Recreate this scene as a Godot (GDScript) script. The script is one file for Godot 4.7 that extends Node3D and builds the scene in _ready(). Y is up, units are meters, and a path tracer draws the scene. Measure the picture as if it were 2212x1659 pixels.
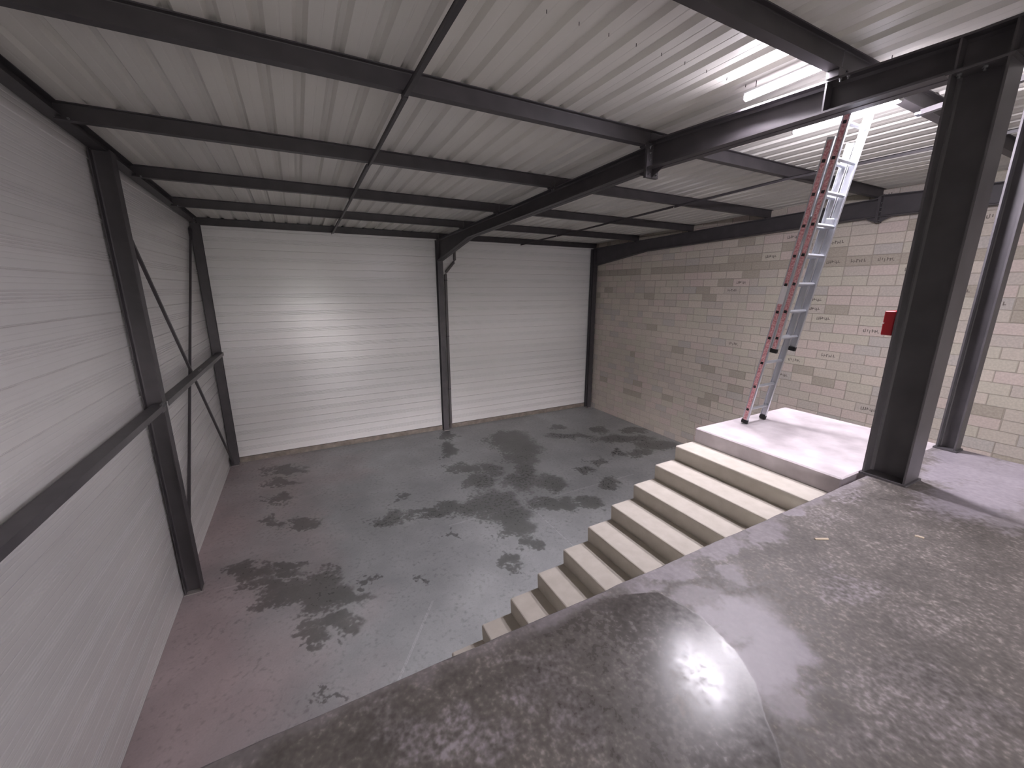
extends Node3D

# Measured frame of the hall: x from the left cladding wall to the block wall, z from the far wall towards the viewer, y up from the lower slab.
const W := 13.9          # block wall
const L := 19.46         # rear wall behind the viewer
const XM := 6.92         # middle frame
const RIDGE := 9.73
const H := 3.676         # upper floor
const ZE := 12.84        # edge of the upper floor
const ZS := 11.255       # far side of the stairs
const XS := 6.489        # top nosing
const TR := 0.3183
const RI := 0.176
const PH := 0.19         # purlin depth

var steel: StandardMaterial3D
var steel2: StandardMaterial3D
var panel: Array = []
var deck: Array = []
var alu: StandardMaterial3D
var zinc: StandardMaterial3D
var grout: StandardMaterial3D
var taken := {}
var rng := RandomNumberGenerator.new()


func _ready() -> void:
	rng.seed = 11
	# camera
	var cam := Camera3D.new()
	cam.name = "camera"
	cam.keep_aspect = Camera3D.KEEP_HEIGHT
	cam.fov = rad_to_deg(2.0 * atan(829.5 / 863.33))
	var yaw := deg_to_rad(27.772)
	var pitch := deg_to_rad(-13.381)
	var roll := deg_to_rad(0.066)
	var f := Vector3(sin(yaw) * cos(pitch), sin(pitch), -cos(yaw) * cos(pitch))
	var r := Vector3(cos(yaw), 0, sin(yaw))
	var u := r.cross(f)
	cam.transform = Transform3D(Basis(r * cos(roll) + u * sin(roll), u * cos(roll) - r * sin(roll), -f), Vector3(2.352, 5.3221, 14.3027))
	cam.near = 0.05
	cam.far = 100.0
	add_child(cam)
	cam.current = true
	# sky, exposure
	var we := WorldEnvironment.new()
	we.name = "world"
	var env := Environment.new()
	var sm := ProceduralSkyMaterial.new()
	sm.sky_top_color = Color(0.86, 0.83, 0.85)
	sm.sky_horizon_color = Color(0.95, 0.915, 0.93)
	sm.ground_horizon_color = Color(0.6, 0.6, 0.6)
	sm.ground_bottom_color = Color(0.5, 0.49, 0.48)
	sm.sky_energy_multiplier = 5.5
	sm.ground_energy_multiplier = 5.5
	var sky := Sky.new()
	sky.sky_material = sm
	env.background_mode = Environment.BG_SKY
	env.sky = sky
	env.tonemap_mode = Environment.TONE_MAPPER_LINEAR
	env.tonemap_exposure = 1.22
	env.sdfgi_enabled = true
	env.ssao_enabled = true
	env.ssil_enabled = true
	we.environment = env
	add_child(we)

	materials()
	walls()
	floors()
	roof()
	frames()
	left_bracing()
	purlins()
	stairs()
	lamps()
	ladder()
	small_things()


# ---------------------------------------------------------------- helpers
func mat(c: Color, rough := 0.6, metal := 0.0, spec := 0.5) -> StandardMaterial3D:
	var m := StandardMaterial3D.new()
	m.albedo_color = c
	m.roughness = rough
	m.metallic = metal
	m.metallic_specular = spec
	return m


func numbered(called: String) -> String:
	var n: int = taken.get(called, -1) + 1
	taken[called] = n
	return called if n == 0 else "%s_%03d" % [called, n]


func sub(parent: Node, called: String) -> String:
	if parent == self:
		return numbered(called)
	var n := 0
	var key := "%d/%s" % [parent.get_instance_id(), called]
	n = taken.get(key, -1) + 1
	taken[key] = n
	return called if n == 0 else "%s_%03d" % [called, n]


func st() -> SurfaceTool:
	var s := SurfaceTool.new()
	s.begin(Mesh.PRIMITIVE_TRIANGLES)
	return s


func put(called: String, mesh: Mesh, m: Material, parent: Node = self, at := Vector3.ZERO) -> MeshInstance3D:
	var o := MeshInstance3D.new()
	o.name = sub(parent, called)
	o.mesh = mesh
	o.material_override = m
	o.position = at
	parent.add_child(o, true)
	return o


func obj(called: String, s: SurfaceTool, m: Material, parent: Node = self) -> MeshInstance3D:
	return put(called, s.commit(), m, parent)


func thing(called: String, label: String, category: String, at := Vector3.ZERO, group := "") -> Node3D:
	var o := Node3D.new()
	o.name = numbered(called)
	o.position = at
	add_child(o, true)
	tag(o, label, category, group)
	return o


func tag(o: Node, label: String, category: String, group := "") -> void:
	o.set_meta("label", label)
	o.set_meta("category", category)
	if group:
		o.set_meta("group", group)


func setting(o: Node, label: String, category: String) -> Node:
	tag(o, label, category)
	o.set_meta("kind", "structure")
	return o


func group_node(called: String) -> Node3D:
	var o := Node3D.new()
	o.name = numbered(called)
	add_child(o, true)
	return o


# a flat polygon (convex) facing n
func face(s: SurfaceTool, p: Array, n: Vector3, uv: Array = []) -> void:
	var a: Vector3 = p[0]
	for i in range(1, p.size() - 1):
		var b: Vector3 = p[i]
		var c: Vector3 = p[i + 1]
		var flip := (b - a).cross(c - a).dot(n) > 0.0
		var k := [0, i + 1, i] if flip else [0, i, i + 1]
		for j in k:
			s.set_normal(n)
			if uv.size():
				s.set_uv(uv[j])
			s.add_vertex(p[j])


# a box with its own axes; half sizes in e; ch is a chamfer
func box(s: SurfaceTool, c: Vector3, size: Vector3, b := Basis.IDENTITY, ch := 0.0) -> void:
	var e := size * 0.5
	for ax in 3:
		for sg in [-1.0, 1.0]:
			var i := (ax + 1) % 3
			var j := (ax + 2) % 3
			var n := Vector3.ZERO
			n[ax] = sg
			var q := []
			for k in [[-1, -1], [1, -1], [1, 1], [-1, 1]]:
				var v := Vector3.ZERO
				v[ax] = sg * e[ax]
				v[i] = k[0] * (e[i] - ch)
				v[j] = k[1] * (e[j] - ch)
				q.append(c + b * v)
			face(s, q, b * n)
	if ch <= 0.0:
		return
	for ax in 3:      # twelve bevelled edges
		var i := (ax + 1) % 3
		var j := (ax + 2) % 3
		for si in [-1.0, 1.0]:
			for sj in [-1.0, 1.0]:
				var q := []
				for k in [[-1, 0], [1, 0], [1, 1], [-1, 1]]:
					var v := Vector3.ZERO
					v[ax] = k[0] * (e[ax] - ch)
					v[i] = si * (e[i] - (0.0 if k[1] == 0 else ch))
					v[j] = sj * (e[j] - (ch if k[1] == 0 else 0.0))
					q.append(c + b * v)
				var n := Vector3.ZERO
				n[i] = si
				n[j] = sj
				face(s, q, (b * n).normalized())
	for sx in [-1.0, 1.0]:
		for sy in [-1.0, 1.0]:
			for sz in [-1.0, 1.0]:
				var g := Vector3(sx, sy, sz)
				var q := []
				for ax in 3:
					var v := Vector3.ZERO
					for t in 3:
						v[t] = g[t] * (e[t] - (0.0 if t == ax else ch))
					q.append(c + b * v)
				face(s, q, (b * g).normalized())


# a plane outline (any polygon) swept along w
func prism(s: SurfaceTool, poly: PackedVector2Array, o: Vector3, a: Vector3, b: Vector3, w: Vector3) -> void:
	var p := poly
	if Geometry2D.is_polygon_clockwise(p):
		p = p.duplicate()
		p.reverse()
	var tri := Geometry2D.triangulate_polygon(p)
	var pt := func(q: Vector2) -> Vector3: return o + a * q.x + b * q.y
	for i in range(0, tri.size(), 3):
		var t := [pt.call(p[tri[i]]), pt.call(p[tri[i + 1]]), pt.call(p[tri[i + 2]])]
		face(s, t, -w.normalized())
		face(s, [t[0] + w, t[1] + w, t[2] + w], w.normalized())
	for i in p.size():
		var q0: Vector2 = p[i]
		var q1: Vector2 = p[(i + 1) % p.size()]
		var d := q1 - q0
		var n2 := Vector2(d.y, -d.x)
		var n := (a * n2.x + b * n2.y).normalized()
		var v0: Vector3 = pt.call(q0)
		var v1: Vector3 = pt.call(q1)
		face(s, [v0, v1, v1 + w, v0 + w], n)


# H section: b is the flange width (along x of the outline), h its depth (along y)
func hsec(b: float, h: float, tf: float, tw: float, r := 0.0) -> PackedVector2Array:
	var x := b / 2
	var y := h / 2
	var w := tw / 2
	var q := PackedVector2Array()
	for k in [[1, -1], [1, 1], [-1, 1], [-1, -1]]:      # quarter by quarter round the outline
		var quarter := [Vector2(0, -y), Vector2(x, -y), Vector2(x, -y + tf), Vector2(w + r, -y + tf), Vector2(w + r * 0.3, -y + tf + r * 0.3), Vector2(w, -y + tf + r)]
		if k[0] * k[1] > 0:
			quarter.reverse()
		for p in quarter:
			var v := Vector2(p.x * k[0], p.y * -k[1])
			if r == 0.0 and q.size() and q[q.size() - 1].distance_to(v) < 1e-5:
				continue
			if q.size() and q[q.size() - 1].distance_to(v) < 1e-5:
				continue
			q.append(v)
	if q[0].distance_to(q[q.size() - 1]) < 1e-5:
		q.remove_at(q.size() - 1)
	return q


func tube(s: SurfaceTool, pts: Array, rad: float, sides := 12, caps := true) -> void:
	var rings := []
	var nrm := []
	for i in pts.size():
		var a: Vector3 = pts[maxi(i - 1, 0)]
		var b: Vector3 = pts[mini(i + 1, pts.size() - 1)]
		var t := (b - a).normalized()
		var up := Vector3.UP if absf(t.y) < 0.9 else Vector3.RIGHT
		var x := up.cross(t).normalized()
		var y := t.cross(x)
		var ring := []
		var ns := []
		for k in sides:
			var an := TAU * k / sides
			var d := x * cos(an) + y * sin(an)
			ns.append(d)
			ring.append(Vector3(pts[i]) + d * rad)
		rings.append(ring)
		nrm.append(ns)
		if caps and (i == 0 or i == pts.size() - 1):
			face(s, ring, -t if i == 0 else t)
	for i in pts.size() - 1:
		for k in sides:
			var l := (k + 1) % sides
			var p := [rings[i][k], rings[i][l], rings[i + 1][l], rings[i + 1][k]]
			var n := [nrm[i][k], nrm[i][l], nrm[i + 1][l], nrm[i + 1][k]]
			var flip: bool = (p[1] - p[0]).cross(p[2] - p[0]).dot(n[0]) > 0.0
			for j in ([0, 2, 1, 0, 3, 2] if flip else [0, 1, 2, 0, 2, 3]):
				s.set_normal(n[j])
				s.add_vertex(p[j])


# a straight bar of rectangular section between two points; wx across, wy along "up"
func bar(s: SurfaceTool, p: Vector3, q: Vector3, wx: float, wy: float, up := Vector3.UP) -> void:
	var d := (q - p)
	var z := d.normalized()
	var x := up.cross(z).normalized()
	box(s, (p + q) / 2, Vector3(wx, wy, d.length()), Basis(x, z.cross(x), z))


func bolt(parent: Node, at: Vector3, dir: Vector3, m: Material, rad := 0.016) -> void:
	var s := st()
	tube(s, [at, at + dir * 0.014], rad, 6)
	tube(s, [at + dir * 0.014, at + dir * 0.03], rad * 0.55, 8)
	obj("bolt", s, m, parent)


func purlin_y(z: float) -> float:      # underside of the purlins
	return 7.0 + 0.0253 * z if z < RIDGE else 7.245 - 0.0108 * (z - RIDGE)


func deck_y(z: float) -> float:
	return purlin_y(z) + PH


# ---------------------------------------------------------------- materials
func noise_tex(size: int, freq: float, lo: Color, hi: Color, octaves := 4, sd := 1, bump := false) -> NoiseTexture2D:
	var t := NoiseTexture2D.new()
	t.width = size
	t.height = size
	t.seamless = true
	var n := FastNoiseLite.new()
	n.seed = sd
	n.frequency = freq
	n.fractal_octaves = octaves
	t.noise = n
	t.as_normal_map = bump
	var g := Gradient.new()
	g.set_color(0, lo)
	g.set_color(1, hi)
	t.color_ramp = g
	return t


func tri(m: StandardMaterial3D, scale: float) -> StandardMaterial3D:
	m.uv1_triplanar = true
	m.uv1_world_triplanar = true
	m.uv1_scale = Vector3.ONE * scale
	return m


func materials() -> void:
	steel = tri(mat(Color(1, 1, 1), 0.5), 0.45)
	steel.albedo_texture = noise_tex(256, 0.02, Color(0.23, 0.22, 0.23), Color(0.285, 0.27, 0.28), 4, 3)
	steel2 = tri(mat(Color(1, 1, 1), 0.42), 0.45)
	steel2.albedo_texture = noise_tex(256, 0.02, Color(0.28, 0.27, 0.28), Color(0.335, 0.325, 0.335), 4, 5)
	for i in 3:
		panel.append(mat([Color(0.87, 0.865, 0.86), Color(0.868, 0.863, 0.858), Color(0.872, 0.866, 0.86)][i], 0.26, 0.0, 0.6))
		deck.append(mat([Color(0.84, 0.83, 0.805), Color(0.835, 0.827, 0.805), Color(0.845, 0.835, 0.808)][i], 0.42))
	grout = mat(Color(0.62, 0.60, 0.58), 0.85)
	zinc = mat(Color(0.50, 0.50, 0.51), 0.5, 0.6)
	alu = mat(Color(0.80, 0.81, 0.83), 0.38, 0.85)


# ---------------------------------------------------------------- walls
func tray(pitch: float, groove: float) -> PackedVector2Array:
	# x = depth out of the wall, y = height; the joint groove lies at the foot of each tray, micro ribs in the middle
	var p := PackedVector2Array([Vector2(-0.05, 0), Vector2(-groove, 0), Vector2(-groove, 0.006), Vector2(0, 0.016)])
	for y in [0.095, 0.15]:
		p.append_array([Vector2(0, y), Vector2(-0.002, y + 0.006), Vector2(-0.002, y + 0.012), Vector2(0, y + 0.018)])
	for k in 4:
		var y := 0.205 + 0.036 * k
		p.append_array([Vector2(0, y), Vector2(-0.009, y + 0.006), Vector2(-0.009, y + 0.012), Vector2(0, y + 0.018)])
	for y in [0.39, 0.445]:
		p.append_array([Vector2(0, y), Vector2(-0.002, y + 0.006), Vector2(-0.002, y + 0.012), Vector2(0, y + 0.018)])
	p.append_array([Vector2(0, pitch - 0.006), Vector2(-groove * 0.6, pitch - 0.001), Vector2(-0.05, pitch - 0.001)])
	return p


func walls() -> void:
	# left: horizontal cladding trays, 0.52 m high
	var wl := group_node("wall_left")
	setting(wl, "left wall of pale grey horizontal metal cladding panels behind the braced posts", "wall")
	var back := mat(Color(0.5, 0.5, 0.5), 0.8)
	var s := st()
	box(s, Vector3(-0.11, 3.75, L / 2), Vector3(0.1, 7.5, L + 0.3))
	obj("backing", s, back, wl)
	var y := -0.22
	var k := 0
	while y < 7.4:
		var h := minf(0.52, 7.45 - y)
		s = st()
		var o := Vector3(0.0, y, 0.0)
		var poly := tray(0.52, 0.012)
		if y < 0.0:
			poly = clip_low(poly, -y)
		if h < 0.52:
			poly = clip_high(poly, h)
		prism(s, poly, o, Vector3.RIGHT, Vector3.UP, Vector3(0, 0, L))
		obj("cladding_panel", s, panel[k % 3], wl)
		y += 0.52
		k += 1
	# far wall: the same trays in two bays on a low concrete upstand
	var wb := group_node("wall_back")
	setting(wb, "far wall of white horizontal metal cladding panels under the eaves", "wall")
	s = st()
	box(s, Vector3(W / 2, 3.75, -0.12), Vector3(W + 0.3, 7.5, 0.1))
	obj("backing", s, back, wb)
	y = 0.17
	while y < 7.15:
		var h := minf(0.52, 7.2 - y)
		for bay in [[0.0, XM], [XM, W]]:
			s = st()
			var poly := tray(0.52, 0.012)
			if h < 0.52:
				poly = clip_high(poly, h)
			prism(s, poly, Vector3(bay[0], y, 0), Vector3(0, 0, 1), Vector3.UP, Vector3(bay[1] - bay[0] - 0.004, 0, 0))
			obj("cladding_panel", s, panel[(k + int(bay[0])) % 3], wb)
		y += 0.52
		k += 1
	var conc := tri(mat(Color(1, 1, 1), 0.8), 0.5)
	conc.albedo_texture = noise_tex(256, 0.03, Color(0.42, 0.39, 0.36), Color(0.56, 0.53, 0.49), 5, 8)
	s = st()
	box(s, Vector3(W / 2, 0.08, -0.02), Vector3(W, 0.176, 0.08), Basis.IDENTITY, 0.006)
	setting(obj("trim_1", s, conc, self), "low rough concrete upstand along the foot of the far wall", "upstand")
	blocks()
	# rear wall behind the viewer, two unseen openings placed to light the far wall
	var wr := group_node("wall_rear")
	setting(wr, "rear wall of pale cladding behind the viewer", "wall")
	s = st()
	var zr := L + 0.1
	for q in [[-0.2, 2.4, 0, H], [-0.2, 1.9, H, 7.6], [2.4, 6.4, 2.7, H], [1.9, 4.0, 5.2, 7.6], [4.0, 14.3, H, 7.6], [6.4, 14.3, 0, H]]:
		box(s, Vector3((q[0] + q[1]) / 2, (q[2] + q[3]) / 2, zr), Vector3(q[1] - q[0], q[3] - q[2], 0.2))
	obj("cladding", s, panel[0], wr)
	var n := 1
	for q in [[1.9, 4.0, H, 5.2], [2.4, 6.4, 0.0, 2.7]]:
		s = st()
		for x in [q[0] + 0.04, q[1] - 0.04]:
			box(s, Vector3(x, (q[2] + q[3]) / 2, zr), Vector3(0.08, q[3] - q[2], 0.24))
		box(s, Vector3((q[0] + q[1]) / 2, q[3] - 0.04, zr), Vector3(q[1] - q[0] - 0.16, 0.08, 0.24))
		setting(obj("unseen_door_%d" % n, s, steel, self), ["steel frame of an unseen doorway behind the viewer, placed to light the far wall", "steel frame of an unseen opening under the upper floor, placed to light the foot of the far wall"][n - 1], "doorway")
		n += 1


func clip_low(p: PackedVector2Array, y: float) -> PackedVector2Array:
	var r := Geometry2D.intersect_polygons(p, PackedVector2Array([Vector2(-1, y), Vector2(1, y), Vector2(1, 2), Vector2(-1, 2)]))
	return r[0]


func clip_high(p: PackedVector2Array, y: float) -> PackedVector2Array:
	var r := Geometry2D.intersect_polygons(p, PackedVector2Array([Vector2(-1, -1), Vector2(1, -1), Vector2(1, y), Vector2(-1, y)]))
	return r[0]


func blocks() -> void:
	var wr := group_node("wall_right")
	setting(wr, "right wall of bare grey beige concrete blocks behind the ladder", "wall")
	var mortar := mat(Color(0.64, 0.61, 0.57), 0.9)
	var s := st()
	box(s, Vector3(W + 0.114, 3.73, L / 2), Vector3(0.2, 7.5, L + 0.4))
	obj("mortar", s, mortar, wr)
	var tones := []
	var base := [Color(0.765, 0.73, 0.685), Color(0.79, 0.75, 0.705), Color(0.745, 0.71, 0.675), Color(0.785, 0.73, 0.70), Color(0.76, 0.735, 0.68), Color(0.725, 0.70, 0.675), Color(0.675, 0.64, 0.59)]
	for i in base.size():
		var m := tri(mat(Color(1, 1, 1), 0.9), 1.3)
		var c: Color = base[i]
		m.albedo_texture = noise_tex(256, 0.06, c.darkened(0.09), c.lightened(0.06), 5, 20 + i)
		m.resource_name = "block"
		tones.append(m)
	var shapes := []
	for v in 3:
		for half in 2:
			var b := st()
			box(b, Vector3.ZERO, Vector3(0.05, 0.215 - 0.001 * v, (0.488 if half == 0 else 0.238) - 0.002 * v), Basis.IDENTITY, 0.007)
			shapes.append(b.commit())
	var ink := mat(Color(0.42, 0.39, 0.37), 0.9)
	var marks := []
	for v in 3:      # stamped marks too worn to read
		var b := st()
		var z := -0.13
		while z < 0.13:
			var hh := rng.randf_range(0.045, 0.08)
			box(b, Vector3(0, rng.randf_range(-0.015, 0.015), z), Vector3(0.001, hh, rng.randf_range(0.01, 0.02)))
			if rng.randf() < 0.6:
				box(b, Vector3(0, rng.randf_range(-0.03, 0.03), z + 0.02), Vector3(0.001, 0.014, 0.03))
			z += rng.randf_range(0.032, 0.055)
		marks.append(b.commit())
	var list := []
	for c in 33:
		var y := 0.113 + 0.225 * c
		var z := -0.25 * (c % 2)
		while z < 14.2:
			var half := 0
			if rng.randf() < 0.06:
				half = 1
			var len := 0.5 if half == 0 else 0.25
			if z > -0.01:
				var tone := 5 if rng.randf() < 0.09 else (6 if rng.randf() < 0.05 else rng.randi() % 5)
				if c == 26 and rng.randf() < 0.85:
					tone = 6
				list.append({"y": y, "z": z + len / 2, "half": half, "tone": tone, "mark": rng.randf() < 0.075 and half == 0, "v": rng.randi() % 3, "d": rng.randf_range(-0.003, 0.003), "score": absf(z + len / 2 - 9.6) * 0.9 + absf(y - 4.9)})
			z += len
	list.sort_custom(func(a, b): return a.score < b.score)
	var rest := {}
	for i in list.size():
		var q: Dictionary = list[i]
		var at := Vector3(W + 0.025 + q.d, q.y, q.z)
		var mesh: Mesh = shapes[q.v * 2 + q.half]
		if i < 300:
			var o := put("block", mesh, tones[q.tone], wr, at)
			if q.mark:
				put("stamped_mark", marks[q.v], ink, o, Vector3(-0.0256, 0.0, 0.0))
		else:
			if not rest.has(q.tone):
				rest[q.tone] = st()
			rest[q.tone].append_from(mesh, 0, Transform3D(Basis.IDENTITY, at))
	var all := ArrayMesh.new()
	var o := MeshInstance3D.new()
	o.name = "far_block"
	for t in rest:
		rest[t].commit(all)
		all.surface_set_material(all.get_surface_count() - 1, tones[t])
	o.mesh = all
	wr.add_child(o, true)
	o.set_meta("kind", "stuff")


# ---------------------------------------------------------------- floors
func warp_mask(blobs: Array, px: float, pz: float) -> float:
	var best := 0.0
	for b in blobs:
		var dx: float = px - b[0]
		var dz: float = pz - b[1]
		if absf(dx) > b[6] or absf(dz) > b[6]:
			continue
		var u: float = b[2] * dx + b[3] * dz
		var v: float = b[4] * dx + b[5] * dz
		var d := 1.0 - sqrt(u * u + v * v)
		best = maxf(best, d)
	return best


# marks given as photograph positions (centre and half sizes), laid onto the slab at height y as world ellipses
func on_slab(p: Vector2, y: float) -> Vector2:
	var cam: Camera3D = get_node("camera")
	var d := cam.transform.basis * Vector3((p.x - 1106.0) / 863.33, -(p.y - 829.5) / 863.33, -1.0)
	var t := (y - cam.position.y) / d.y
	return Vector2(cam.position.x + d.x * t, cam.position.z + d.z * t)


func ellipses(rows: Array, y: float) -> Array:
	var out := []
	for q in rows:
		var c := on_slab(Vector2(q[0], q[1]), y)
		var a := (on_slab(Vector2(q[0] + q[2], q[1]), y) - on_slab(Vector2(q[0] - q[2], q[1]), y)) / 2.0
		var b := (on_slab(Vector2(q[0], q[1] + q[3]), y) - on_slab(Vector2(q[0], q[1] - q[3]), y)) / 2.0
		var det := a.x * b.y - b.x * a.y
		out.append([c.x, c.y, b.y / det, -b.x / det, -a.y / det, a.x / det, a.length() + b.length(), q[4] if q.size() > 4 else 1.0])
	return out


func fnl(sd: int, freq: float, oct := 4) -> FastNoiseLite:
	var n := FastNoiseLite.new()
	n.seed = sd
	n.frequency = freq
	n.fractal_octaves = oct
	return n


func slab_quad(s: SurfaceTool, x0: float, x1: float, z0: float, z1: float, y: float) -> void:
	face(s, [Vector3(x0, y, z0), Vector3(x1, y, z0), Vector3(x1, y, z1), Vector3(x0, y, z1)], Vector3.UP, [Vector2(0, 0), Vector2(1, 0), Vector2(1, 1), Vector2(0, 1)])


func floors() -> void:
	lower_floor()
	upper_floor()


func lower_floor() -> void:
	var rows := [
		[616, 1015, 44, 9], [609, 1042, 34, 9], [606, 1076, 26, 11], [580, 1129, 28, 9], [655, 1130, 38, 11], [847, 1116, 26, 15], [828, 1128, 26, 9], [866, 1074, 12, 11],
		[928, 1107, 55, 9], [975, 1094, 30, 12], [538, 1236, 50, 16], [622, 1226, 40, 11], [590, 1262, 70, 16], [622, 1285, 66, 22], [700, 1283, 66, 32], [733, 1290, 60, 18], [690, 1250, 40, 18],
		[717, 1348, 56, 20], [668, 1378, 34, 16], [974, 1155, 11, 8], [798, 1256, 12, 8], [909, 1249, 9, 7], [730, 1496, 30, 10],
	]
	rows.append_array([
		[969, 940, 16, 9], [969, 972, 18, 18], [1000, 1012, 34, 11], [1036, 1040, 34, 14], [1059, 1012, 24, 14], [1101, 950, 46, 20], [1125, 968, 50, 13], [1125, 988, 38, 14], [1136, 1014, 18, 22], [1128, 1040, 40, 20],
		[1186, 1043, 38, 16], [1070, 1080, 50, 22], [1033, 1097, 56, 19], [980, 1098, 34, 13], [926, 1110, 34, 8], [1101, 1115, 46, 22], [1117, 1141, 40, 20], [1144, 1173, 24, 13], [1099, 1213, 28, 15],
		[1192, 1090, 52, 15], [1271, 1088, 30, 16], [1314, 1043, 24, 14],
	])
	rows.append_array([
		[1292, 998, 24, 8], [1266, 1016, 17, 6], [1205, 924, 17, 5], [1231, 942, 44, 6], [1292, 929, 17, 8], [1350, 948, 64, 8], [1417, 962, 44, 11], [1372, 930, 28, 6], [1382, 979, 28, 8], [1337, 977, 14, 6],
	])
	for q in rows:
		q[2] *= 1.3
		q[3] *= 1.3
	var el := ellipses(rows, 0.0)
	var nx := 1152
	var nz := 1088
	var n1 := fnl(1, 0.55, 5)
	var n2 := fnl(2, 1.6, 5)
	var n3 := fnl(3, 9.0, 4)
	var n4 := fnl(4, 0.16, 3)
	var n5 := fnl(5, 30.0, 2)
	var bytes := PackedByteArray()
	var rough := PackedByteArray()
	bytes.resize(nx * nz * 3)
	rough.resize(nx * nz)
	# bucket the ellipses so that each texel looks at few of them
	var cells := {}
	for e in el:
		var r: float = e[6] + 0.5
		for cx in range(floori(e[0] - r), ceili(e[0] + r)):
			for cz in range(floori(e[1] - r), ceili(e[1] + r)):
				var key := cx * 1000 + cz
				if not cells.has(key):
					cells[key] = []
				cells[key].append(e)
	var none := []
	for j in nz:
		var z := (j + 0.5) / nz * 13.0
		for i in nx:
			var x := (i + 0.5) / nx * W
			var a := n2.get_noise_2d(x, z)
			var b := n3.get_noise_2d(x, z)
			var wx := x + a * 0.30 + b * 0.13
			var wz := z + n2.get_noise_2d(x + 40.0, z) * 0.34 + n3.get_noise_2d(x + 40.0, z) * 0.13
			var m: float = warp_mask(cells.get(floori(wx) * 1000 + floori(wz), none), wx, wz)
			m = 0.8 * smoothstep(0.02, 0.36, m + b * 0.26 + a * 0.1) + 0.2 * smoothstep(0.0, 0.8, m + a * 0.3)
			var c := n4.get_noise_2d(x, z)
			var g := 0.68 + c * 0.06 + n1.get_noise_2d(x, z) * 0.075 + a * 0.03 + n5.get_noise_2d(x, z) * 0.022
			var warm := clampf((2.6 - x) * 0.35 + c * 0.5 + n1.get_noise_2d(x + 9.0, z - 5.0) * 0.5, -0.3, 1.0)
			var cr := g * (1.0 + 0.045 * warm)
			var cg := g * (0.995 - 0.03 * warm)
			var cb := g * (1.0 - 0.035 * warm)
			# saw cuts
			for cut in [[absf(x - 7.0), 4.2, 9.5, z], [absf(z - 6.35), 4.9, 10.6, x], [absf(z - 6.35), 0.6, 1.6, x], [absf((x - 3.47) * 0.82 + (z - 9.0) * 0.58), 8.4, 9.9, z]]:
				if cut[0] < 0.016 and cut[3] > cut[1] and cut[3] < cut[2]:
					var t: float = 0.10 if cut[0] > 0.006 else 0.01
					cr += t
					cg += t
					cb += t
			var k := 1.0 - 0.34 * m
			var p := (j * nx + i) * 3
			bytes[p] = int(clampf(cr * k, 0, 1) * 255)
			bytes[p + 1] = int(clampf(cg * k, 0, 1) * 255)
			bytes[p + 2] = int(clampf(cb * k * (1.0 - 0.02 * m), 0, 1) * 255)
			rough[j * nx + i] = int(clampf(0.40 + b * 0.12 + c * 0.1 - 0.06 * m, 0.1, 1) * 255)
	var fm := mat(Color(1, 1, 1), 1.0)
	fm.albedo_texture = ImageTexture.create_from_image(Image.create_from_data(nx, nz, false, Image.FORMAT_RGB8, bytes))
	fm.roughness_texture = ImageTexture.create_from_image(Image.create_from_data(nx, nz, false, Image.FORMAT_L8, rough))
	fm.texture_repeat = false
	var plain := mat(Color(0.42, 0.415, 0.42), 0.45)
	var fl := group_node("floor")
	setting(fl, "lower grey power floated concrete floor with dark damp patches", "floor")
	var s := st()
	box(s, Vector3(W / 2, -0.11, L / 2), Vector3(W + 0.6, 0.2, L + 0.6))
	obj("slab_base", s, plain, fl)
	s = st()
	slab_quad(s, 0, W, 0, 13.0, 0.0)
	face(s, [Vector3(0, -0.02, 0), Vector3(W, -0.02, 0), Vector3(W, -0.02, 13), Vector3(0, -0.02, 13)], Vector3.DOWN, [Vector2(0, 0), Vector2(1, 0), Vector2(1, 1), Vector2(0, 1)])
	obj("slab", s, fm, fl)


func puddle_edge(z: float) -> float:
	# the drying line of the wet patch at the viewer's feet
	var t := z - 13.3
	return 4.02 - 1.05 * t * t - 0.10 * t + (0.0 if z > 13.0 else (13.0 - z) * -1.6)


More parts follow.
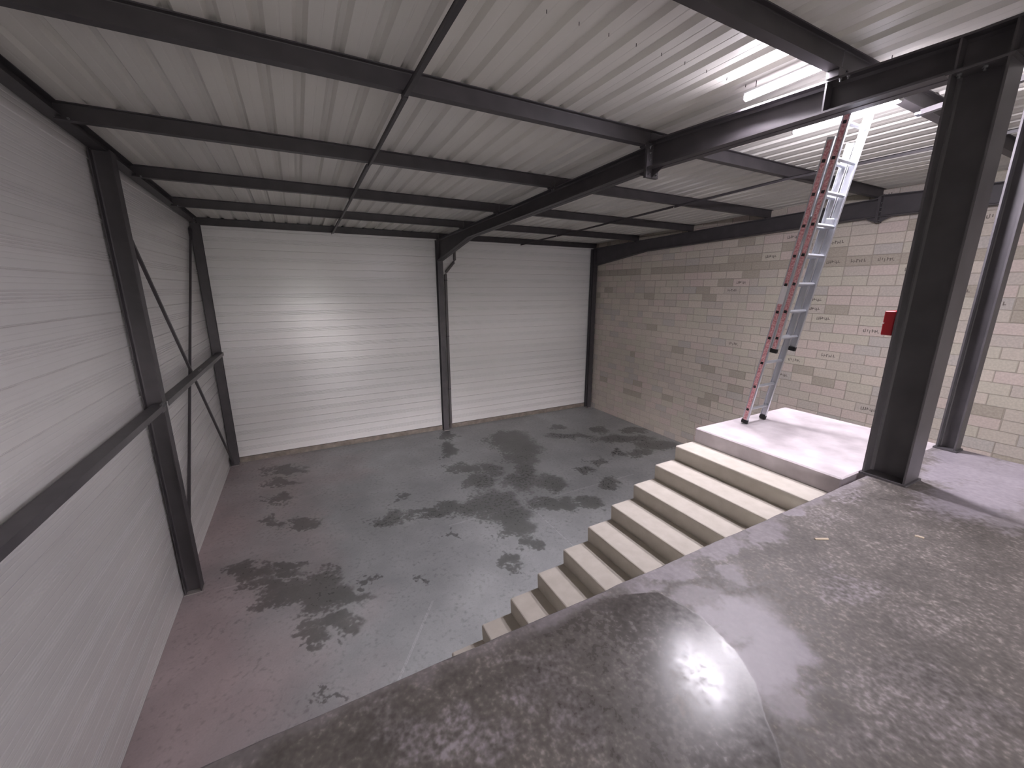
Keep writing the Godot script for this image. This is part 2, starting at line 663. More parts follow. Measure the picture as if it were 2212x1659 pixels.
func upper_floor() -> void:
	var x0 := 0.0
	var x1 := 9.0
	var z0 := 12.6
	var z1 := 15.6
	var nx := 2048
	var nz := 704
	# light (dry) and dark marks: photograph position, half sizes, strength
	var light := ellipses([
		[1700, 1105, 60, 16, 0.8], [1650, 1150, 60, 40, 0.7], [1560, 1180, 80, 30, 0.75], [1450, 1230, 90, 34, 0.8], [1380, 1265, 50, 22, 0.75], [1290, 1300, 60, 14, 0.6], [1580, 1240, 40, 34, 0.7],
		[1500, 1290, 90, 30, 0.65], [1660, 1420, 115, 130, 0.95], [1600, 1335, 120, 70, 0.9], [1690, 1500, 70, 100, 0.7], [1840, 1275, 90, 34, 0.42], [1780, 1230, 40, 24, 0.3], [1830, 1070, 60, 22, 0.5], [1780, 1110, 60, 20, 0.25],
		[2120, 1075, 170, 60, 0.95], [2060, 1020, 110, 36, 0.95], [2190, 1120, 80, 36, 0.7], [2085, 992, 110, 40, 0.95], [2180, 1030, 130, 50, 0.95],
	], H)
	light.append_array(ellipses([
		[1180, 1480, 110, 50, 0.5], [1240, 1560, 90, 60, 0.5], [1020, 1590, 150, 70, 0.5], [880, 1600, 120, 60, 0.45], [1180, 1420, 120, 30, 0.4], [1950, 1480, 160, 100, 0.25], [2100, 1560, 160, 90, 0.3], [1900, 1600, 140, 60, 0.22], [2000, 1350, 120, 50, 0.12], [800, 1530, 90, 26, 0.25], [1060, 1400, 60, 20, 0.25],
	], H))
	var n1 := fnl(31, 1.1, 5)
	var n2 := fnl(32, 3.5, 5)
	var n3 := fnl(33, 18.0, 4)
	var n4 := fnl(34, 60.0, 3)
	var n5 := fnl(35, 34.0, 4)
	var bytes := PackedByteArray()
	var rough := PackedByteArray()
	bytes.resize(nx * nz * 3)
	rough.resize(nx * nz)
	for j in nz:
		var z := z0 + (j + 0.5) / nz * (z1 - z0)
		for i in nx:
			var x := x0 + (i + 0.5) / nx * (x1 - x0)
			var a := n1.get_noise_2d(x, z)
			var b := n2.get_noise_2d(x, z)
			var c := n3.get_noise_2d(x, z)
			var wx := x + b * 0.10 + c * 0.03
			var wz := z + n2.get_noise_2d(x + 30.0, z) * 0.10 + n3.get_noise_2d(x + 30.0, z) * 0.03
			var lit := 0.0
			for e in light:
				var dx: float = wx - e[0]
				var dz: float = wz - e[1]
				if absf(dx) > e[6] or absf(dz) > e[6]:
					continue
				var u: float = e[2] * dx + e[3] * dz
				var v: float = e[4] * dx + e[5] * dz
				var d := u * u + v * v
				if d < 1.0:
					var k: float = e[7] * smoothstep(0.0, 0.5, 1.0 - sqrt(d) + c * 0.15)
					if e[7] < 0.55:
						k *= clampf(0.75 + 1.3 * n5.get_noise_2d(x, z) + 0.8 * c, 0.0, 1.5)
					lit = maxf(lit, k)
			# the rim of the slab dries first
			var rim := smoothstep(0.10, 0.02, wz - ZE) * (0.35 if x < 3.2 else 0.6)
			lit = maxf(lit, rim)
			var wet := 0.0
			if z > 12.86:
				var e := puddle_edge(z) + b * 0.02 + c * 0.008 - x
				wet = smoothstep(-0.004, 0.012, e) * (0.40 + 0.60 * smoothstep(0.75, 0.05, e + b * 0.3)) * smoothstep(1.5, 0.5, e + b * 0.5) * smoothstep(12.88, 12.95, z + b * 0.05 + c * 0.03)
			var speck := n4.get_noise_2d(x, z)
			var grain := n5.get_noise_2d(x, z)
			var g := 0.40 + a * 0.05 + b * 0.045 + c * 0.05 + grain * 0.05
			g += 0.11 * smoothstep(0.12, 0.8, speck * 0.5 + grain * 0.7 + c * 0.5 + b * 0.4 + a * 0.3)
			g = lerpf(g, 0.58 + c * 0.05 + b * 0.03, lit * (1.0 - wet))
			g = lerpf(g, 0.31 + c * 0.04 + grain * 0.03, wet * 0.85)
			var cool := lit * (1.0 - wet)
			var p := (j * nx + i) * 3
			bytes[p] = int(clampf(g * (1.01 - 0.015 * cool), 0, 1) * 255)
			bytes[p + 1] = int(clampf(g * (0.965 - 0.01 * cool), 0, 1) * 255)
			bytes[p + 2] = int(clampf(g * (0.925 + 0.075 * cool), 0, 1) * 255)
			rough[j * nx + i] = int(clampf(lerpf(0.50 + (c * 0.2 + speck * 0.1) * (1.0 - 0.8 * lit) - 0.12 * lit, 0.20 + maxf(grain, 0.0) * 0.10 + c * 0.05, sqrt(maxf(wet, 0.0))), 0.08, 1) * 255)
	var fm := mat(Color(1, 1, 1), 1.0, 0.0, 0.36)
	fm.albedo_texture = ImageTexture.create_from_image(Image.create_from_data(nx, nz, false, Image.FORMAT_RGB8, bytes))
	fm.roughness_texture = ImageTexture.create_from_image(Image.create_from_data(nx, nz, false, Image.FORMAT_L8, rough))
	fm.texture_repeat = false
	var side := tri(mat(Color(1, 1, 1), 0.85), 0.5)
	side.albedo_texture = noise_tex(256, 0.03, Color(0.40, 0.385, 0.37), Color(0.52, 0.50, 0.48), 5, 9)
	var fl := group_node("floor_upper")
	setting(fl, "raised concrete floor at the viewer's feet with damp patches and a bare edge", "floor")
	var s := st()
	var zk := ZE
	# body of the raised floor; the landing slab joins it to the right of the big column
	box(s, Vector3(4.195, H - 0.15, (zk + L) / 2 + 0.06), Vector3(8.39, 0.26, L - zk - 0.12))
	obj("slab_body", s, side, fl)
	# top with a slightly ragged, chamfered edge
	s = st()
	var n := 150
	var edge := fnl(77, 1.4, 5)
	var uv := func(x: float, z: float) -> Vector2: return Vector2((x - x0) / (x1 - x0), (z - z0) / (z1 - z0))
	for i in n:
		var xa := 8.39 * i / n
		var xb := 8.39 * (i + 1) / n
		var p := []
		for x in [xa, xb]:
			var e := edge.get_noise_2d(x * 2.0, 0.0) * 0.008
			p.append([Vector3(x, H, zk + 0.012 + e + absf(edge.get_noise_2d(x * 9.0, 7.0)) * 0.014), Vector3(x, H - 0.014, zk + e), Vector3(x, H - 0.25, zk)])
		var far := [Vector3(xa, H, L), Vector3(xb, H, L)]
		face(s, [p[0][0], p[1][0], far[1], far[0]], Vector3.UP, [uv.call(p[0][0].x, p[0][0].z), uv.call(p[1][0].x, p[1][0].z), uv.call(xb, L), uv.call(xa, L)])
		face(s, [p[0][1], p[1][1], p[1][0], p[0][0]], Vector3(0, 0.7, -0.7), [uv.call(xa, zk), uv.call(xb, zk), uv.call(xb, zk + 0.01), uv.call(xa, zk + 0.01)])
		face(s, [p[0][2], p[1][2], p[1][1], p[0][1]], Vector3(0, 0, -1), [uv.call(xa, zk), uv.call(xb, zk), uv.call(xb, zk + 0.01), uv.call(xa, zk + 0.01)])
	obj("screed", s, fm, fl)
	tagged_bits()


func tagged_bits() -> void:
	# two pale splinters left lying on the upper floor
	var pale := mat(Color(0.75, 0.70, 0.62), 0.8)
	for q in [[1760, 1165, 1789, 1165, "short pale wooden splinter lying on the upper floor near the stair edge"], [1976, 1158, 1996, 1163, "small pale scrap lying on the upper floor in front of the big column"]]:
		var a := on_slab(Vector2(q[0], q[1]), H)
		var b := on_slab(Vector2(q[2], q[3]), H)
		var s := st()
		bar(s, Vector3(a.x, H + 0.004, a.y), Vector3(b.x, H + 0.004, b.y), 0.010, 0.008)
		tag(obj("splinter", s, pale, self), q[4], "scrap")


# ---------------------------------------------------------------- roof
func roof() -> void:
	var ce := group_node("ceiling")
	setting(ce, "ceiling of off white ribbed steel roof sheets above the purlins", "ceiling")
	var pitch := 0.31
	var per := 3
	var wide := pitch * per
	var n := int(ceil((W + 0.4) / wide))
	for sl in 2:
		var za := -0.02 if sl == 0 else RIDGE
		var zb := RIDGE if sl == 0 else L + 0.1
		var o := Vector3(0, deck_y(za), za)
		var w := Vector3(0, deck_y(zb) - deck_y(za), zb - za) if sl == 0 else Vector3(0, purlin_y(zb) - purlin_y(RIDGE + 0.001), zb - za)
		for k in n:
			var low := PackedVector2Array()
			var x := -0.12 + k * wide
			for q in per:
				var b := x + q * pitch
				low.append_array([Vector2(b, 0), Vector2(b + 0.09, 0), Vector2(b + 0.093, 0.0015), Vector2(b + 0.107, 0.0015), Vector2(b + 0.11, 0), Vector2(b + 0.195, 0), Vector2(b + 0.23, 0.045), Vector2(b + 0.275, 0.045)])
			low.append(Vector2(x + wide, 0.0))
			var poly := low.duplicate()
			poly.append(Vector2(x + wide, 0.06))
			poly.append(Vector2(x, 0.06))
			var s := st()
			prism(s, poly, o + Vector3(0, 0.001 * (k % 2), 0), Vector3.RIGHT, Vector3.UP, w)
			obj("roof_sheet", s, deck[(k + sl) % 3], ce)
	# screw tips that came through the sheets between two purlins
	var tip := mat(Color(0.16, 0.15, 0.15), 0.6, 0.4)
	for k in 9:
		var s := st()
		var at := Vector3(-0.12 + pitch * (14 + k) + 0.075, deck_y(11.18) - 0.001, 11.18)
		tube(s, [at, at - Vector3(0, 0.025, 0)], 0.003, 6)
		obj("roof_screw", s, tip, ce)
	# unseen slab added above, so that the roof keeps the light out
	var s := st()
	for sl in 2:
		var za := -0.3 if sl == 0 else RIDGE
		var zb := RIDGE if sl == 0 else L + 0.3
		var pa := Vector3(W / 2, deck_y(za) + 0.13, za)
		var pb := Vector3(W / 2, deck_y(zb) + 0.13, zb)
		bar(s, pa, pb, W + 0.8, 0.12)
	obj("light_blocking_slab", s, mat(Color(0.35, 0.33, 0.3), 0.9), ce)


# ---------------------------------------------------------------- frames
func top_y(z: float) -> float:
	return 6.975 + 0.0255 * z if z < 9.79 else lerpf(7.285, 7.11, clampf((z - 9.79) / 3.1, 0, 1)) - maxf(z - 12.89, 0) * 0.01


func bot_y(z: float, drop := 0.0) -> float:
	return (6.66 + 0.0295 * z if z < 9.79 else lerpf(6.945, 6.875, clampf((z - 9.79) / 3.1, 0, 1)) - maxf(z - 12.89, 0) * 0.01) - drop


# one welded rafter in the plane x: web and two flanges, haunched at the eaves
func rafter(parent: Node, x: float, bf: float, m: Material, drop := 0.0) -> void:
	var stops := [0.22, 3.1, 9.766, 9.814, 12.89, L]
	for half in [[[0, 1], [1, 2]], [[3, 4], [4, 5]]]:
		var s := st()
		for seg in half:
			var za: float = stops[seg[0]]
			var zb: float = stops[seg[1]]
			var ba := 6.27 if seg[0] == 0 else bot_y(za, drop)
			var bb := bot_y(zb, drop)
			var poly := PackedVector2Array([Vector2(za, ba), Vector2(zb, bb), Vector2(zb, top_y(zb)), Vector2(za, top_y(za))])
			prism(s, poly, Vector3(x - 0.006, 0, 0), Vector3(0, 0, 1), Vector3.UP, Vector3(0.012, 0, 0))
			for q in [[ba, bb, 1.0], [top_y(za), top_y(zb), -1.0]]:
				bar(s, Vector3(x, q[0] + q[2] * 0.009, za), Vector3(x, q[1] + q[2] * 0.009, zb), bf, 0.018)
			# root radii where web and flanges meet
			for sx in [-1.0, 1.0]:
				for q in [[ba, bb, 1.0], [top_y(za), top_y(zb), -1.0]]:
					bar(s, Vector3(x + sx * 0.006, q[0] + q[2] * 0.018, za), Vector3(x + sx * 0.006, q[1] + q[2] * 0.018, zb), 0.03, 0.03, Vector3(1, 1, 0).normalized())
		obj("rafter", s, m, parent)
	# bolted ridge splice: two end plates, gussets below, a row of bolts
	var yb := bot_y(9.7, drop) - 0.115
	for dz in [-0.0125, 0.0125]:
		var s := st()
		box(s, Vector3(x, (yb + 7.27) / 2, 9.79 + dz), Vector3(bf + 0.01, 7.27 - yb, 0.023))
		obj("splice_plate", s, m, parent)
	for g in [-1.0, 1.0]:
		var s := st()
		prism(s, PackedVector2Array([Vector2(0, 0), Vector2(g * 0.22, 0.0), Vector2(0, -0.11)]), Vector3(x - 0.006, bot_y(9.7, drop) - 0.002, 9.79 + g * 0.0245), Vector3(0, 0, 1), Vector3.UP, Vector3(0.012, 0, 0))
		obj("gusset_plate", s, m, parent)
	for k in 5:
		var yy := yb + 0.04 + 0.088 * k
		for sx in [-1, 1]:
			bolt(parent, Vector3(x + sx * 0.07, yy, 9.8145), Vector3(0, 0, 1), zinc, 0.012)


func frames() -> void:
	# ----- middle frame: eaves column, rafter, big column on the upper floor
	var beam := thing("roof_beam", "long dark steel beam crossing the ceiling from the far middle column to the big column", "beam", Vector3.ZERO)
	rafter(beam, XM, 0.22, steel)
	var s: SurfaceTool
	for z in [12.815, 13.085, 11.95]:
		for sx in [-1, 1]:
			s = st()
			box(s, Vector3(XM + sx * 0.058, (bot_y(z) + top_y(z)) / 2, z), Vector3(0.10, top_y(z) - bot_y(z) - 0.038, 0.014))
			obj("stiffener", s, steel, beam)
	var corner := thing("roof_beam", "dark steel roof beam running along the top of the block wall", "beam", Vector3.ZERO)
	rafter(corner, 13.73, 0.2, steel, 0.10)
	# left end frame: lighter rafter tight against the cladding
	s = st()
	for sl in [[0.25, RIDGE], [RIDGE, L]]:
		var pa := Vector3(0.125, deck_y(sl[0]) - 0.078, sl[0])
		var pb := Vector3(0.125, deck_y(sl[1]) - 0.078, sl[1])
		var d := pb - pa
		var z := d.normalized()
		var x := Vector3.UP.cross(z).normalized()
		prism(s, hsec(0.16, 0.14, 0.010, 0.007), pa, x, z.cross(x), d)
	tag(obj("roof_beam", s, steel, self), "dark steel end beam along the top of the left cladding wall", "beam")

	column("steel_column", Vector3(XM, 0, 0.12), 0.2, 0.22, 6.97, 0, steel2, "dark steel column in the middle of the far white wall, with a pipe beside it")
	column("steel_column", Vector3(0.125, 0, 0.12), 0.2, 0.22, 7.035, 0, steel, "dark steel corner column where the left and far cladding walls meet")
	column("steel_column", Vector3(13.73, 0, 0.2), 0.2, 0.22, 6.97, 0, steel, "dark steel corner column between the far white wall and the block wall")
	column("steel_column", Vector3(0.15, 0, 6.15), 0.2, 0.24, deck_y(6.15) - 0.152, 1, steel, "dark steel post against the left wall carrying the cross bracing")
	var pier := mat(Color(0.55, 0.53, 0.51), 0.85)
	var big := column("steel_column", Vector3(XM, H, 12.95), 0.28, 0.30, bot_y(12.95) - H - 0.016, 0, steel2, "big dark steel column standing on the upper floor at the head of the stairs")
	s = st()
	box(s, Vector3(0, bot_y(12.95) - H - 0.008, 0), Vector3(0.29, 0.016, 0.34))
	obj("cap_plate", s, steel2, big)
	# below the upper floor: a wall added to shade the left wall, three piers
	s = st()
	box(s, Vector3(1.26, (H - 0.29) / 2, 13.3), Vector3(2.5, H - 0.29, 0.2))
	setting(obj("added_shade_wall", s, pier, self), "unseen cross wall added below the raised floor to shade the left wall", "wall")
	var n := 2
	for q in [[XM, 13.3], [8.2, 13.3], [XM, 19.2]]:
		s = st()
		box(s, Vector3(q[0], (H - 0.29) / 2, q[1]), Vector3(0.3, H - 0.29, 0.3), Basis.IDENTITY, 0.01)
		setting(obj("trim_%d" % n, s, pier, self), "square concrete pier carrying the raised floor, hidden below its edge", "pier")
		n += 1
	for dz in [-0.11, 0.02]:
		for sx in [-1, 1]:
			bolt(big, Vector3(sx * 0.09, bot_y(12.95) - H - 0.016, dz), Vector3.DOWN, zinc)
	column("steel_column", Vector3(8.29, H, 12.945), 0.15, 0.15, 7.14 - H, 0, steel2, "slim dark steel column at the outer edge of the landing, right of the big column")


# H column; turn 0: flanges face along z, turn 1: flanges face along x
func column(called: String, at: Vector3, b: float, d: float, h: float, turn: int, m: Material, label: String) -> Node3D:
	var t := thing(called, label, "column", at)
	var s := st()
	var ax := Vector3.RIGHT if turn == 0 else Vector3(0, 0, 1)
	var ay := Vector3(0, 0, 1) if turn == 0 else Vector3.RIGHT
	prism(s, hsec(b, d, 0.015, 0.010, 0.022 if b > 0.18 else 0.012), Vector3(0, 0.018, 0), ax, ay, Vector3(0, h - 0.018, 0))
	obj("shaft", s, m, t)
	s = st()
	var w := b + 0.03
	var e := d + 0.03
	box(s, Vector3(0, 0.009, 0), Vector3(w if turn == 0 else e, 0.018, e if turn == 0 else w))
	obj("base_plate", s, m if at.y > 1.0 else grout, t)
	return t


func left_bracing() -> void:
	# rail along the left wall at mid height, in two lengths either side of the post
	var n := 0
	for seg in [[0.26, 6.05, "dark steel wall rail between the corner column and the braced post"], [6.25, L - 0.02, "dark steel wall rail running from the braced post towards the viewer on the left wall"]]:
		var s := st()
		var x0 := 0.13
		# channel lying on its side: web on top, two legs down
		var poly := PackedVector2Array([Vector2(x0, 3.53), Vector2(0.30, 3.53), Vector2(0.30, 3.44), Vector2(0.288, 3.44), Vector2(0.288, 3.518), Vector2(x0 + 0.012, 3.518), Vector2(x0 + 0.012, 3.44), Vector2(x0, 3.44)])
		prism(s, poly, Vector3(0, 0, seg[0]), Vector3.RIGHT, Vector3.UP, Vector3(0, 0, seg[1] - seg[0]))
		var t := thing("wall_rail", seg[2], "rail", Vector3.ZERO)
		obj("channel", s, steel2, t)
		s = st()
		if n == 1:
			box(s, Vector3(0.283, 3.485, 6.33), Vector3(0.03, 0.14, 0.16))
			obj("end_cleat", s, steel2, t)
			for dz in [0.0, 0.07]:
				bolt(t, Vector3(0.298, 3.51, 6.30 + dz), Vector3.RIGHT, zinc)
		else:
			box(s, Vector3(0.21, 3.44, 3.2), Vector3(0.16, 0.012, 0.5))
			obj("gusset_plate", s, steel2, t)
			for dz in [-0.15, 0.0, 0.15]:
				bolt(t, Vector3(0.24, 3.53, 3.2 + dz), Vector3.UP, zinc)
		n += 1
	# crossed bracing rods in the same bay
	var rods := [[Vector3(0.100, 6.66, 5.99), Vector3(0.100, 0.12, 0.32), "long dark bracing rod falling from the top of the left post to the far corner", 0.0], [Vector3(0.045, 6.86, 0.30), Vector3(0.045, 0.12, 5.99), "long dark bracing rod falling from the far corner to the foot of the left post", 0.0]]
	for q in rods:
		var t := thing("bracing_rod", q[2], "brace", Vector3.ZERO)
		var s := st()
		bar(s, q[0], q[1], 0.055, 0.045, Vector3.RIGHT)
		obj("angle_bar", s, steel, t)
		for e in 2:
			s = st()
			var p: Vector3 = q[e]
			var o: Vector3 = q[1 - e]
			var d := (o - p).normalized()
			var sgn := signf(d.z)
			var up := signf(d.y)
			prism(s, PackedVector2Array([Vector2(-0.03 * sgn, 0.08 * -up), Vector2(-0.03 * sgn, up * 0.30), Vector2(sgn * 0.16, up * 0.18), Vector2(sgn * 0.16, 0)]), p + Vector3(-0.034, 0, 0), Vector3(0, 0, 1), Vector3.UP, Vector3(0.008, 0, 0))
			obj("gusset_plate", s, steel, t)


func purlins() -> void:
	var rows := [[0.13, "eaves purlin at the head of the far wall"], [2.582, "second roof purlin out from the far wall"], [4.946, "third roof purlin out from the far wall"], [7.366, "fourth roof purlin out from the far wall"], [RIDGE, "ridge purlin, fifth out from the far wall"], [12.0, "nearest roof purlin, above the head of the ladder"]]
	for q in rows:
		var z: float = q[0]
		var y := purlin_y(z)
		var near: bool = z > 9.0
		for bay in 2:
			var xa := 0.145 if bay == 0 else XM + 0.003
			var xb := XM - 0.003 if bay == 0 else W - 0.03
			var t := thing("purlin", "dark steel %s, %s" % [q[1], "left bay" if bay == 0 else "right bay"], "purlin", Vector3(xa, y, z))
			var s := st()
			prism(s, hsec(0.10, PH - 0.002, 0.010, 0.007, 0.008), Vector3(0, PH / 2, 0), Vector3(0, 0, 1), Vector3.UP, Vector3(xb - xa, 0, 0))
			obj("beam", s, steel, t)
			# seat on the beam below: packing plate and bolts
			var ex := xb - xa - 0.075 if bay == 0 else 0.07
			var gap := y - top_y(z)
			if z > 1.0:
				s = st()
				box(s, Vector3(ex, -gap / 2, 0), Vector3(0.11, maxf(gap, 0.004), 0.1))
				obj("seat_cleat", s, steel, t)
				if bay == 0:
					for dz in [-0.03, 0.03]:
						bolt(t, Vector3(ex - 0.02, -gap - 0.018, dz + 0.085), Vector3.DOWN, zinc, 0.013)
						bolt(t, Vector3(0.13, 0.01, 0.066 + dz * 0.1), Vector3(0, 0, 1), zinc, 0.013)
			if bay == 1 and z > 1.0:
				s = st()
				box(s, Vector3(13.73 - xa, -gap / 2, 0), Vector3(0.11, maxf(gap, 0.004), 0.1))
				obj("seat_cleat", s, steel, t)
	# sag bars tie the purlins together below mid span of each bay
	for q in [[3.55, "thin dark tie bar crossing under the purlins of the left bay"], [10.25, "thin dark tie bar crossing under the purlins of the right bay"]]:
		var t := thing("tie_bar", q[1], "tie bar", Vector3(q[0], 0, 0))
		var stops := [0.13, 2.582, 4.946, 7.366, RIDGE, 12.0, 14.4]
		for i in stops.size() - 1:
			var s := st()
			var za: float = stops[i]
			var zb: float = stops[i + 1]
			var dx := 0.006 if i % 2 else -0.006
			var w := 0.058 if i % 2 else 0.07
			bar(s, Vector3(dx, purlin_y(za) - 0.010, za - 0.05), Vector3(dx, purlin_y(zb) - 0.010, zb - 0.06 if i < 5 else zb), w, 0.010)
			bar(s, Vector3(dx - w / 2 + 0.003, purlin_y(za) - 0.03, za - 0.05), Vector3(dx - w / 2 + 0.003, purlin_y(zb) - 0.03, zb - 0.06 if i < 5 else zb), 0.006, 0.045)
			obj("angle_length", s, steel, t)
	# short angle from the near purlin to the slim column
	var t := thing("strut", "short dark angle strut with a bright end between the near purlin and the slim column", "strut", Vector3.ZERO)
	var s := st()
	bar(s, Vector3(8.50, 7.17, 12.06), Vector3(8.33, 7.17, 12.87), 0.06, 0.05)
	obj("angle_bar", s, steel, t)
	s = st()
	box(s, Vector3(8.51, 7.165, 12.04), Vector3(0.09, 0.03, 0.06), Basis.IDENTITY, 0.004)
	obj("end_clip", s, mat(Color(0.42, 0.43, 0.46), 0.5, 0.5), t)


# ---------------------------------------------------------------- stairs
func stairs() -> void:
	var t := thing("staircase", "pale cast concrete staircase with a square landing, dropping left along the upper floor", "staircase", Vector3(0, 0, 0))
	var c := tri(mat(Color(1, 1, 1), 0.75), 0.6)
	c.albedo_texture = noise_tex(512, 0.02, Color(0.72, 0.695, 0.65), Color(0.77, 0.745, 0.705), 5, 14)
	var zn := 12.775
	var zm := (ZS + zn) / 2
	# landing, joined to the upper floor right of the big column
	var cl := tri(mat(Color(1, 1, 1), 0.62), 0.42)
	cl.albedo_texture = noise_tex(512, 0.012, Color(0.68, 0.65, 0.66), Color(0.83, 0.80, 0.81), 5, 15)
	var s := st()
	box(s, Vector3((XS + 8.39) / 2, H - 0.2, zm), Vector3(8.39 - XS, 0.4, zn - ZS), Basis.IDENTITY, 0.012)
	box(s, Vector3((6.80 + 8.39) / 2, H - 0.201, (zn + ZE) / 2), Vector3(8.39 - 6.80, 0.398, ZE - zn + 0.03))
	obj("landing", s, cl, t)
	for i in range(1, 21):
		var xa := XS - i * TR
		var y := H - i * RI
		var low := maxf(y - 0.42, 0.0)
		s = st()
		# tread block with a bevelled nosing that stands a little proud of the riser below
		var x1 := XS - (i - 1) * TR + 0.012
		var poly := PackedVector2Array([Vector2(xa + 0.022, low), Vector2(x1, low), Vector2(x1, y), Vector2(xa + 0.014, y), Vector2(xa + 0.004, y - 0.005), Vector2(xa, y - 0.015), Vector2(xa, y - 0.05)])
		prism(s, poly, Vector3(0, 0, ZS), Vector3.RIGHT, Vector3.UP, Vector3(0, 0, zn - ZS))
		obj("step", s, c, t)


# ---------------------------------------------------------------- lamps
func lamps() -> void:
	fitting(Vector3(6.785, 7.285, 11.555), 0.76, 160.0, "bright white tube light on the left side of the roof beam beside the purlin", [-55.0])
	fitting(Vector3(7.42, 7.01, 11.83), 0.93, 270.0, "bright white tube light behind the roof beam, above the head of the ladder", [55.0, 150.0])
	# fill tube light added behind the viewer, out of view
	for q in [[Vector3(6.60, 6.8, 16.4), 75.0, "added fill tube light on the roof beam, out of view behind the viewer"]]:
		fitting(q[0], 1.2, q[1], q[2])


func fitting(at: Vector3, len: float, watts: float, label: String, flanks := [55.0, -55.0]) -> void:
	var t := thing("tube_light", label, "light", at, "tube lights under the roof")
	var body := mat(Color(0.8, 0.8, 0.8), 0.5)
	var s := st()
	box(s, Vector3(0, 0.052, 0), Vector3(0.05, 0.02, len), Basis.IDENTITY, 0.004)
	obj("housing", s, body, t)
	for e in [-1, 1]:
		s = st()
		box(s, Vector3(0, 0.02, e * (len / 2 - 0.008)), Vector3(0.06, 0.07, 0.016), Basis.IDENTITY, 0.004)
		obj("end_cap", s, body, t)
	var dy := deck_y(at.z) - at.y
	for e in [-0.35, 0.35]:
		s = st()
		tube(s, [Vector3(0, 0.06, e * len), Vector3(0, dy, e * len)], 0.004, 6)
		obj("hanger", s, steel, t)
	var glow := mat(Color(0.95, 0.95, 0.97), 0.5)
	glow.emission_enabled = true
	glow.emission = Color(0.98, 0.95, 1.0)
	glow.emission_energy_multiplier = 6.0
	s = st()
	tube(s, [Vector3(0, 0.006, -len / 2 + 0.016), Vector3(0, 0.006, len / 2 - 0.016)], 0.034, 16)
	obj("tube", s, glow, t)
	# the tube shines all round: one light below and one on either flank
	var faces := [[0.0, 0.45]]
	for fl in flanks:
		faces.append([fl, (0.55 if fl > 0.0 else 0.16) if absf(fl) < 90.0 else 0.025])
	for q in faces:
		var a := AreaLight3D.new()
		a.name = "tube_glow"
		a.area_size = Vector2(0.045, len)
		a.area_normalize_energy = true
		a.light_energy = watts * q[1] / (PI * PI)
		a.light_color = Color(0.985, 0.955, 1.0)
		a.area_range = 40.0
		a.area_attenuation = 2.0
		a.shadow_enabled = true
		var ang := deg_to_rad(q[0])
		a.transform = Transform3D(Basis(Vector3(0, 0, 1), ang) * Basis(Vector3.RIGHT, -PI / 2), Vector3(sin(ang) * 0.046, 0.006 - cos(ang) * 0.046, 0))
		t.add_child(a, true)


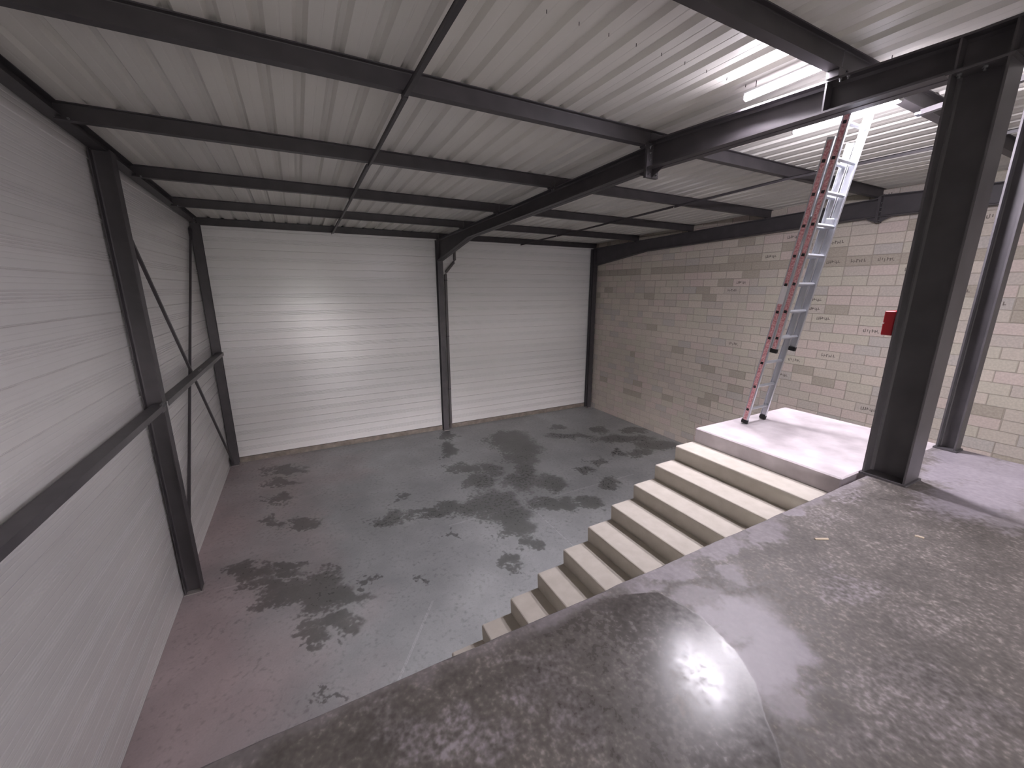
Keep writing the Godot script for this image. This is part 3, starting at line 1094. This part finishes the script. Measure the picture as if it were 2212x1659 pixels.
# ---------------------------------------------------------------- ladder
func ladder() -> void:
	var t := thing("extension_ladder", "tall aluminium two part extension ladder with red edge strips, standing on the landing", "ladder", Vector3(7.36, H, 11.43))
	var lean := Vector3(0, 0.9893, 0.1459)
	var out := Vector3(0, -0.1459, 0.9893)
	var b := Basis(Vector3.RIGHT, lean, out)
	var red := tri(mat(Color(1, 1, 1), 0.5), 3.0)
	red.albedo_texture = noise_tex(256, 0.05, Color(0.66, 0.36, 0.39), Color(0.93, 0.82, 0.82), 4, 41)
	var dark := mat(Color(0.07, 0.07, 0.075), 0.6)
	var white := mat(Color(0.88, 0.87, 0.88), 0.5)
	var yy := func(y: float) -> float: return (y - H) / 0.9893
	# [foot, head, offset along the depth, first rung, rung count, half width]
	for sec in [[H + 0.022, 6.78, 0.0, 3.87, 10, 0.20], [4.63, 7.15, 0.082, 4.79, 8, 0.20]]:
		var base: bool = sec[2] == 0.0
		var s0: float = yy.call(sec[0])
		var s1: float = yy.call(sec[1])
		for sx in [-1.0, 1.0]:
			var s := st()
			# channel stile, open towards the rungs
			var c := PackedVector2Array([Vector2(0, -0.035), Vector2(0, 0.035), Vector2(-0.026, 0.035), Vector2(-0.026, 0.029), Vector2(-0.005, 0.029), Vector2(-0.005, -0.029), Vector2(-0.026, -0.029), Vector2(-0.026, -0.035)])
			prism(s, c, lean * s0 + out * sec[2] + Vector3(sx * sec[5], 0, 0), Vector3(sx, 0, 0), out, lean * (s1 - s0))
			var stile := obj("stile", s, alu, t)
			s = st()
			box(s, lean * ((s0 + s1) / 2) + out * sec[2] + Vector3(sx * (sec[5] + 0.0012), 0, 0), Vector3(0.002, s1 - s0 - 0.05, 0.044), b)
			obj("red_edge_strip", s, red, stile)
			s = st()
			box(s, lean * (s0 + 0.012) + out * sec[2] + Vector3(sx * (sec[5] - 0.012), 0, 0), Vector3(0.032, 0.05, 0.078), b, 0.004)
			obj("rubber_foot", s, dark, stile)
		for k in sec[4]:
			var y: float = sec[3] + 0.3 * k
			if y > sec[1]:
				continue
			var p: Vector3 = lean * yy.call(y) + out * sec[2]
			var s := st()
			box(s, p, Vector3(2 * sec[5] - 0.006, 0.03, 0.03), b * Basis(Vector3.RIGHT, PI / 4), 0.004)
			var rung := obj("rung", s, alu, t)
			for sx in [-1.0, 1.0]:
				s = st()
				box(s, p + Vector3(sx * (sec[5] + 0.0028), 0, 0), Vector3(0.003, 0.03, 0.03), b)
				obj("rung_end", s, dark, rung)
		if base:
			var s := st()
			var ya: float = yy.call(5.10 + 0.06)
			var yb: float = yy.call(5.40 - 0.04)
			box(s, lean * ((ya + yb) / 2) + Vector3(-sec[5] - 0.003, 0, 0), Vector3(0.002, yb - ya, 0.06), b)
			obj("white_sticker", s, white, t)
	# hook that locks the two parts together
	for sx in [-1.0, 1.0]:
		var s := st()
		box(s, lean * yy.call(6.02) + out * 0.05 + Vector3(sx * 0.165, 0, 0), Vector3(0.03, 0.1, 0.07), b, 0.005)
		obj("locking_hook", s, alu, t)


# ---------------------------------------------------------------- small things
func small_things() -> void:
	var red := mat(Color(0.60, 0.06, 0.11), 0.45)
	var t := thing("alarm_box", "small red alarm box fixed to the back of the big column", "alarm", Vector3(6.90, 5.04, 12.775))
	var s := st()
	box(s, Vector3(0, 0, -0.022), Vector3(0.2, 0.205, 0.075), Basis.IDENTITY, 0.006)
	obj("case", s, red, t)
	s = st()
	box(s, Vector3(-0.101, 0.0, -0.055), Vector3(0.004, 0.012, 0.014))
	obj("seal", s, mat(Color(0.9, 0.85, 0.85), 0.5), t)
	# rainwater pipe beside the far middle column, with a swan neck under the beam
	t = thing("rain_pipe", "grey pipe with a bent neck running down beside the far middle column", "pipe", Vector3(7.13, 0, 0.13))
	var pm := mat(Color(0.36, 0.345, 0.345), 0.5)
	s = st()
	tube(s, [Vector3(0, 0.06, 0), Vector3(0, 5.82, 0), Vector3(0.02, 5.9, 0.0), Vector3(0.30, 6.24, 0.06), Vector3(0.33, 6.32, 0.08), Vector3(0.33, 6.98, 0.08)], 0.05, 16)
	obj("pipe", s, pm, t)
	for y in [1.6, 3.6, 5.6]:
		s = st()
		tube(s, [Vector3(0, y, 0), Vector3(0, y + 0.04, 0)], 0.056, 16)
		box(s, Vector3(0, y + 0.02, -0.08), Vector3(0.03, 0.03, 0.07))
		obj("bracket", s, steel, t)
